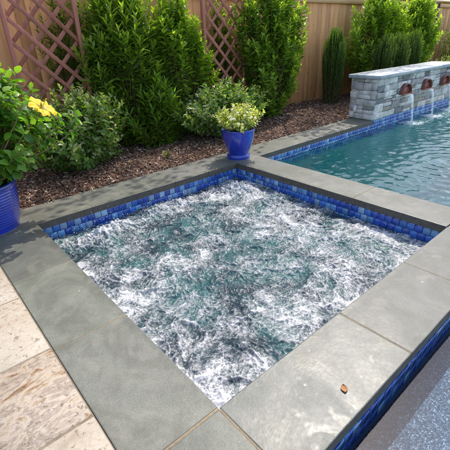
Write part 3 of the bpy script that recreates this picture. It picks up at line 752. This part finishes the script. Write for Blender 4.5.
shrub('abelia_shrub', 'low pale variegated shrub right behind the small blue pot', 'shrub', (2.98, 3.36), mat='leaf', simple=True, group='low variegated shrubs in the bed',
      rx=.80, ry=.48, h=.80, nsh=470, leafy=.30, lpl=60, ll=.064, lw=.038, pal=AB+[(.4, .4, .26)], young=(.30, .36, .16), up=.2, ang=62, shell=.6, jitter=1.5)
shrub('abelia_shrub', 'low pale shrub beside the far end of the stone wall', 'shrub', (10.2, 3.2), mat='leaf', simple=True, group='low variegated shrubs in the bed',
      rx=.6, ry=.4, h=.72, nsh=200, leafy=.2, lpl=70, ll=.04, lw=.024, pal=AB+[(.4, .4, .26)], young=(.5, .48, .3), up=.2, ang=62, shell=.6, jitter=1.5)
HG = [(.045, .12, .022), (.07, .165, .028), (.10, .21, .035)]
tp = lambda z: .42+.62*z if z < .82 else .93-(z-.82)*3.2
shrub('columnar_holly', 'dark upright columnar shrub standing alone before bare fence boards', 'shrub', (6.2, 3.78), simple=True, group='columnar hollies',
      rx=.30, ry=.28, h=1.40, nsh=560, leafy=.75, lpl=110, ll=.034, lw=.016, pal=HG, young=(.22, .36, .05), up=1.2, ang=35, taper=tp, spread_base=1.2)
for (hx, hy, hh, lb) in ((7.0, 3.18, 1.25, 'dark upright columnar shrub behind the left end of the wall cap'), (7.55, 3.15, 1.27, 'middle one of three upright columnar shrubs directly behind the wall'), (8.2, 3.2, 1.32, 'rightmost of the three upright columnar shrubs behind the wall')):
    shrub('columnar_holly', lb, 'shrub', (hx, hy), simple=True, group='columnar hollies',
      rx=.30, ry=.24, h=hh, nsh=420, leafy=.7, lpl=90, ll=.038, lw=.018, pal=HG+[(.07, .12, .03)], young=(.20, .28, .05), up=1.2, ang=35, taper=tp, spread_base=1.2)
shrub('weed', 'tiny bright green sprig in the bark mulch near the spa coping', 'weed', (1.72, 3.0), rx=.05, ry=.05, h=.09, nsh=7, leafy=.07, lpl=90, ll=.03, lw=.014, pal=BR, young=YG, simple=True)

# potted plants
def pot(prof_out, wall_t, loc, label, ribs=0, foot=None):
    t = empty('potted_plant', loc, label, 'potted plant')
    n = len(prof_out); prof = [(0.0, .012)]+[(prof_out[0][0], 0)]+list(prof_out)
    rim = prof_out[-1]; prof += [(rim[0]-wall_t*.5, rim[1]+.004), (rim[0]-wall_t, rim[1]-.004), (rim[0]-wall_t-.004, rim[1]-.06), (rim[0]-wall_t-.01, rim[1]-.09)]
    V, F = lathe(prof, 72)
    link('pot', np_mesh('pot', V, F, MT['glaze'], smooth=True), None, t)
    sr = rim[0]-wall_t-.005; V, F = lathe([(0.0, rim[1]-.035), (sr*.5, rim[1]-.032), (sr, rim[1]-.045)], 40)
    V[:, 2] += fbm(V[:, 0]*40, V[:, 1]*40, 2, 3)*.006
    link('soil', np_mesh('soil', V, F, MT['soil'], smooth=True), None, t)
    return t
# large ribbed pot (left edge)
pr = []; H1 = .37
for i in range(75):
    t_ = i/74; z = t_*H1; r = .195+.045*math.sin(t_*PI*.6)+.008*t_
    if .12 < t_ < .88: r += .0022*math.sin(t_*2*PI*17)
    if t_ > .9: r += .010*math.sin((t_-.9)/.1*PI*.8)
    pr.append((r, z))
P1 = (-.28, 2.475, .0)
p1 = pot(pr, .022, P1, 'large ribbed cobalt blue pot holding a leafy plant with one yellow flower')
HB = [(.08, .21, .028), (.12, .28, .036), (.18, .34, .04), (.05, .14, .02)]
A, paths = grow((0, 0, .33), rx=.80, ry=.46, h=1.30, nsh=330, leafy=.26, lpl=50, ll=.082, lw=.054, pal=HB, young=(.26, .42, .05), z0=.38, up=.3, ang=72, shell=.65, spread_base=.1, jitter=1.3)
link('foliage', leaf_mesh('foliage', *A, MT['leaf'], False, .3), None, p1)
V, F = tubes([(p, r*1.6) for p, r in paths], 6); link('stem', np_mesh('stem', V, F, mat_simple('tan_branch', (.30, .2, .09), .7, .2, 20)), None, p1)
# hibiscus flower
def hibiscus(parent, loc, R_, face):
    V = []; F = []; C = []; n = 0; N_ = Vector(face).normalized(); q = N_.to_track_quat('Z', 'Y').to_matrix()
    for p_ in range(5):
        a0 = p_*2*PI/5+.2; nu, nv = 9, 9
        for j in range(nv):
            v = j/(nv-1)
            for i in range(nu):
                u = i/(nu-1)*2-1; r = R_*(.06+.94*v); hw = .64*math.sin(min(1, v*1.12+.05)*PI*.62)
                a = a0+u*hw; rr = r*(1-.20*u*u*v)+R_*.03*math.sin(u*9+p_)*v
                z = R_*(.35*v-.30*v*v*v)+R_*(.10*math.sin(u*7+p_*2)*v*v)+.02*R_*p_*v
                V.append(q @ Vector((rr*math.cos(a), rr*math.sin(a), z))); C.append((.92, .55+.08*v, .004) if v > .15 else (.7, .25, .02))
        for j in range(nv-1):
            for i in range(nu-1): k = n+j*nu+i; F.append((k, k+1, k+nu+1, k+nu))
        n += nu*nv
    fl = link('flower', np_mesh('flower', np.array([list(v) for v in V]), np.array(F), MT['petal'], np.array(C), smooth=True), None, parent, loc)
    tp_, tf = tubes([([(q @ Vector((0, 0, z*R_))) for z in (0, .3, .6, .85)], [.004, .0035, .003, .005])], 6)
    link('stamen', np_mesh('stamen', tp_, tf, mat_simple('stamen_yellow', (.8, .55, .08), .6, .2, 30, 0), smooth=True), None, fl)
hibiscus(p1, (.492, -.34, .895), .102, (.4, -.5, .75))
# small pot at the spa corner
pr = []
for i in range(50):
    t_ = i/49; z = t_*.345
    if t_ < .13: r = .135+.004*math.sin(t_/.13*PI)
    else: s = (t_-.13)/.87; r = .122+.072*math.sin(s*PI*.5)**1.1
    if t_ > .93: r += .006
    pr.append((r, z))
p2 = pot(pr, .018, (2.375, 2.43, 0), 'smooth cobalt blue pot of white and yellow flowers at the spa corner')
V_, F_ = [], []
A, paths = grow((0, 0, .30), rx=.29, ry=.27, h=.62, nsh=210, leafy=.13, lpl=90, ll=.042, lw=.026, pal=[(.3, .4, .07), (.55, .56, .14), (.72, .70, .42), (.16, .25, .05)], young=(.80, .78, .42), z0=.34, up=.3, ang=68, shell=.7, spread_base=.5, jitter=1.3)
link('foliage', leaf_mesh('foliage', *A, MT['leaf'], True, .2), None, p2)
V, F = tubes([(p, r*.5) for p, r in paths], 4); link('stem', np_mesh('stem', V, F, MT['stem']), None, p2)
tips = np.array([p[-1] for p, r in paths]); tips = tips[tips[:, 2] > .42]; tips = tips[RNG.permutation(len(tips))[:62]]
def blooms(name, tips, col, n_pet, r):
    P = []; Dd = []; Nn = []; L = []; C = []
    for tpp in tips:
        out = tpp-np.array([0, 0, .25]); out /= np.linalg.norm(out); out[2] += .3
        for h_ in range(5):
            c = tpp+RNG.normal(0, .004, 3)+out*.01
            a = RNG.uniform(0, 6.28); X_ = np.cross(out, (0.2, .1, 1)); X_ /= np.linalg.norm(X_); Y_ = np.cross(out, X_)
            for i in range(n_pet):
                d = X_*math.cos(a+i*2*PI/n_pet)+Y_*math.sin(a+i*2*PI/n_pet)+out*.2
                P.append(c); Dd.append(d); Nn.append(out); L.append(r); C.append(np.array(col)*random.uniform(.85, 1.05))
    P, Dd, Nn, L, C = map(np.array, (P, Dd, Nn, L, C))
    return leaf_mesh(name, P, Dd, Nn, L, L*.8, C, MT['petal'], True, .1)
for i, t_ in enumerate(tips):
    o = link('flower', blooms('flower', [t_], (.82, .80, .60) if i % 3 else (.80, .66, .16), 5, .016), None, p2); o['label'] = 'white flower' if i % 5 else 'yellow flower'

# fallen leaf on the coping
def fallen(loc, L, a):
    nu, nv = 5, 9; V = []
    for j in range(nv):
        v = j/(nv-1); w = .34*math.sin(v*PI)**.8
        for i in range(nu):
            u = i/(nu-1)*2-1; x, y = u*w*L, (v-.5)*L; V.append((x*math.cos(a)-y*math.sin(a), x*math.sin(a)+y*math.cos(a), .0015+.10*L*u*u+.18*L*(v-.5)**2))
    V = np.array(V); f = grid_faces(nu, nv); V2 = np.concatenate([V, V+np.array([0, 0, -.0008])])
    return link('fallen_leaf', np_mesh('fallen_leaf', V2, np.concatenate([f, f[:, ::-1]+len(V)]), MT['dry'], smooth=True), None, None, loc)
tag(fallen((.432, -.283, .0005), .040, -.75), 'small curled brown dead leaf lying on the wet bluestone coping', 'leaf')

# tree beyond the fence that dapples the fountain wall and shows in the pool's reflections
def overhang_tree(base, label, ends, n, h=4.2):
    tree = empty('shade_tree', (*base, gz), label, 'tree', 'trees overhanging the fence')
    bx_, by_ = base
    path = [(0, 0, 0), (.05, .02, 1.2), (-.05, .02, 2.4), (.0, -.1, h*.75), (.05, -.1, h)]
    limbs = []
    for i, (ex, ey, ez) in enumerate(ends):
        s0 = Vector((0, -.02, 2.3+.16*i)); e_ = Vector((ex-bx_, ey-by_, ez)); m_ = s0.lerp(e_, .5)+Vector((0, 0, .25))
        limbs.append(([tuple(s0), tuple(m_), tuple(e_)], [.05, .03, .01]))
        for q in range(4):
            st_ = m_.lerp(e_, .3+.2*q); en = st_+Vector(RNG.normal(0, .28, 3)); limbs.append(([tuple(st_), tuple(st_.lerp(en, .5)), tuple(en)], [.014, .01, .004]))
    V, F = tubes([(path, [.16, .13, .11, .07, .02])]+limbs, 8); link('trunk', np_mesh('trunk', V, F, MT['bark'], smooth=True), None, tree)
    cl = np.array([l[0][-1] for l in limbs]); ci = RNG.integers(len(cl), size=n)
    P = cl[ci]+RNG.normal(0, .17, (n, 3)); Dd = RNG.normal(0, 1, (n, 3)); Nn = RNG.normal(0, .6, (n, 3)); Nn[:, 2] += 1
    C = np.array(BR)[RNG.integers(3, size=n)]*RNG.uniform(.7, 1.3, n)[:, None]
    link('crown', leaf_mesh('crown', P, Dd, Nn, RNG.uniform(.09, .14, n), RNG.uniform(.05, .08, n), C, MT['leaf'], True), None, tree)
overhang_tree((7.9, 6.2), 'broadleaf tree behind the fence, its branches reflected in the pool beside the stone wall', [(8.6, 3.6, 4.5), (9.4, 3.65, 4.7), (7.9, 3.65, 4.5), (7.4, 3.75, 4.3), (6.0, 3.75, 4.2), (6.8, 3.7, 4.4), (9.9, 3.6, 5.2)], 1300)
overhang_tree((2.9, 6.0), 'broadleaf tree behind the fence, its branches dappling the coping beside the small blue pot', [(3.0, 3.75, 4.2), (3.6, 3.65, 4.3), (4.3, 3.8, 4.2), (2.5, 3.8, 4.0), (4.9, 3.7, 4.4)], 520)

# ------------------------------------------------------------------ CAMERA, LIGHT, WORLD
cam = bpy.data.cameras.new('camera'); co = bpy.data.objects.new('camera', cam); COL.objects.link(co); scene.camera = co
R = Matrix(((0.7523635512587314, 0.32055469254280977, -0.5754943751472595), (-0.6578178207935532, 0.3191795305605693, -0.6822024200466862), (-0.0349971625102758, 0.8918346911619436, 0.45100563439530333)))
co.matrix_world = Matrix.Translation((-.593, -.785, 1.3)) @ R.to_4x4()
cam.sensor_width = 36; cam.lens = 371.939/450*36; cam.clip_start = .05; cam.clip_end = 300
sd = Vector((.90, .42, 0)).normalized(); el = math.radians(56)
sund = Vector((sd.x*math.cos(el), sd.y*math.cos(el), math.sin(el)))
sl = bpy.data.lights.new('sun', 'SUN'); sl.energy = 2.05; sl.angle = math.radians(.53); sl.color = (1, .94, .84)
so = bpy.data.objects.new('sun', sl); COL.objects.link(so); so.rotation_euler = sund.to_track_quat('Z', 'Y').to_euler(); so.location = (5, 5, 8)
w = bpy.data.worlds.new('World'); scene.world = w; w.use_nodes = True; nt = w.node_tree; nt.nodes.clear()
sky = nt.nodes.new('ShaderNodeTexSky'); sky.sky_type = 'NISHITA'; sky.sun_disc = False; sky.dust_density = 2.2; sky.ozone_density = .5; sky.sun_elevation = el; sky.sun_rotation = math.atan2(sund.x, sund.y)
bg = nt.nodes.new('ShaderNodeBackground'); bg.inputs[1].default_value = .15; ow = nt.nodes.new('ShaderNodeOutputWorld')
nt.links.new(sky.outputs[0], bg.inputs[0]); nt.links.new(bg.outputs[0], ow.inputs[0])
scene.view_settings.view_transform = 'Standard'; scene.view_settings.look = 'None'; scene.view_settings.gamma = 1; scene.view_settings.exposure = 1.12
scene.view_settings.use_curve_mapping = False
scene.render.engine = 'CYCLES'
scene.cycles.max_bounces = 8; scene.cycles.transparent_max_bounces = 12
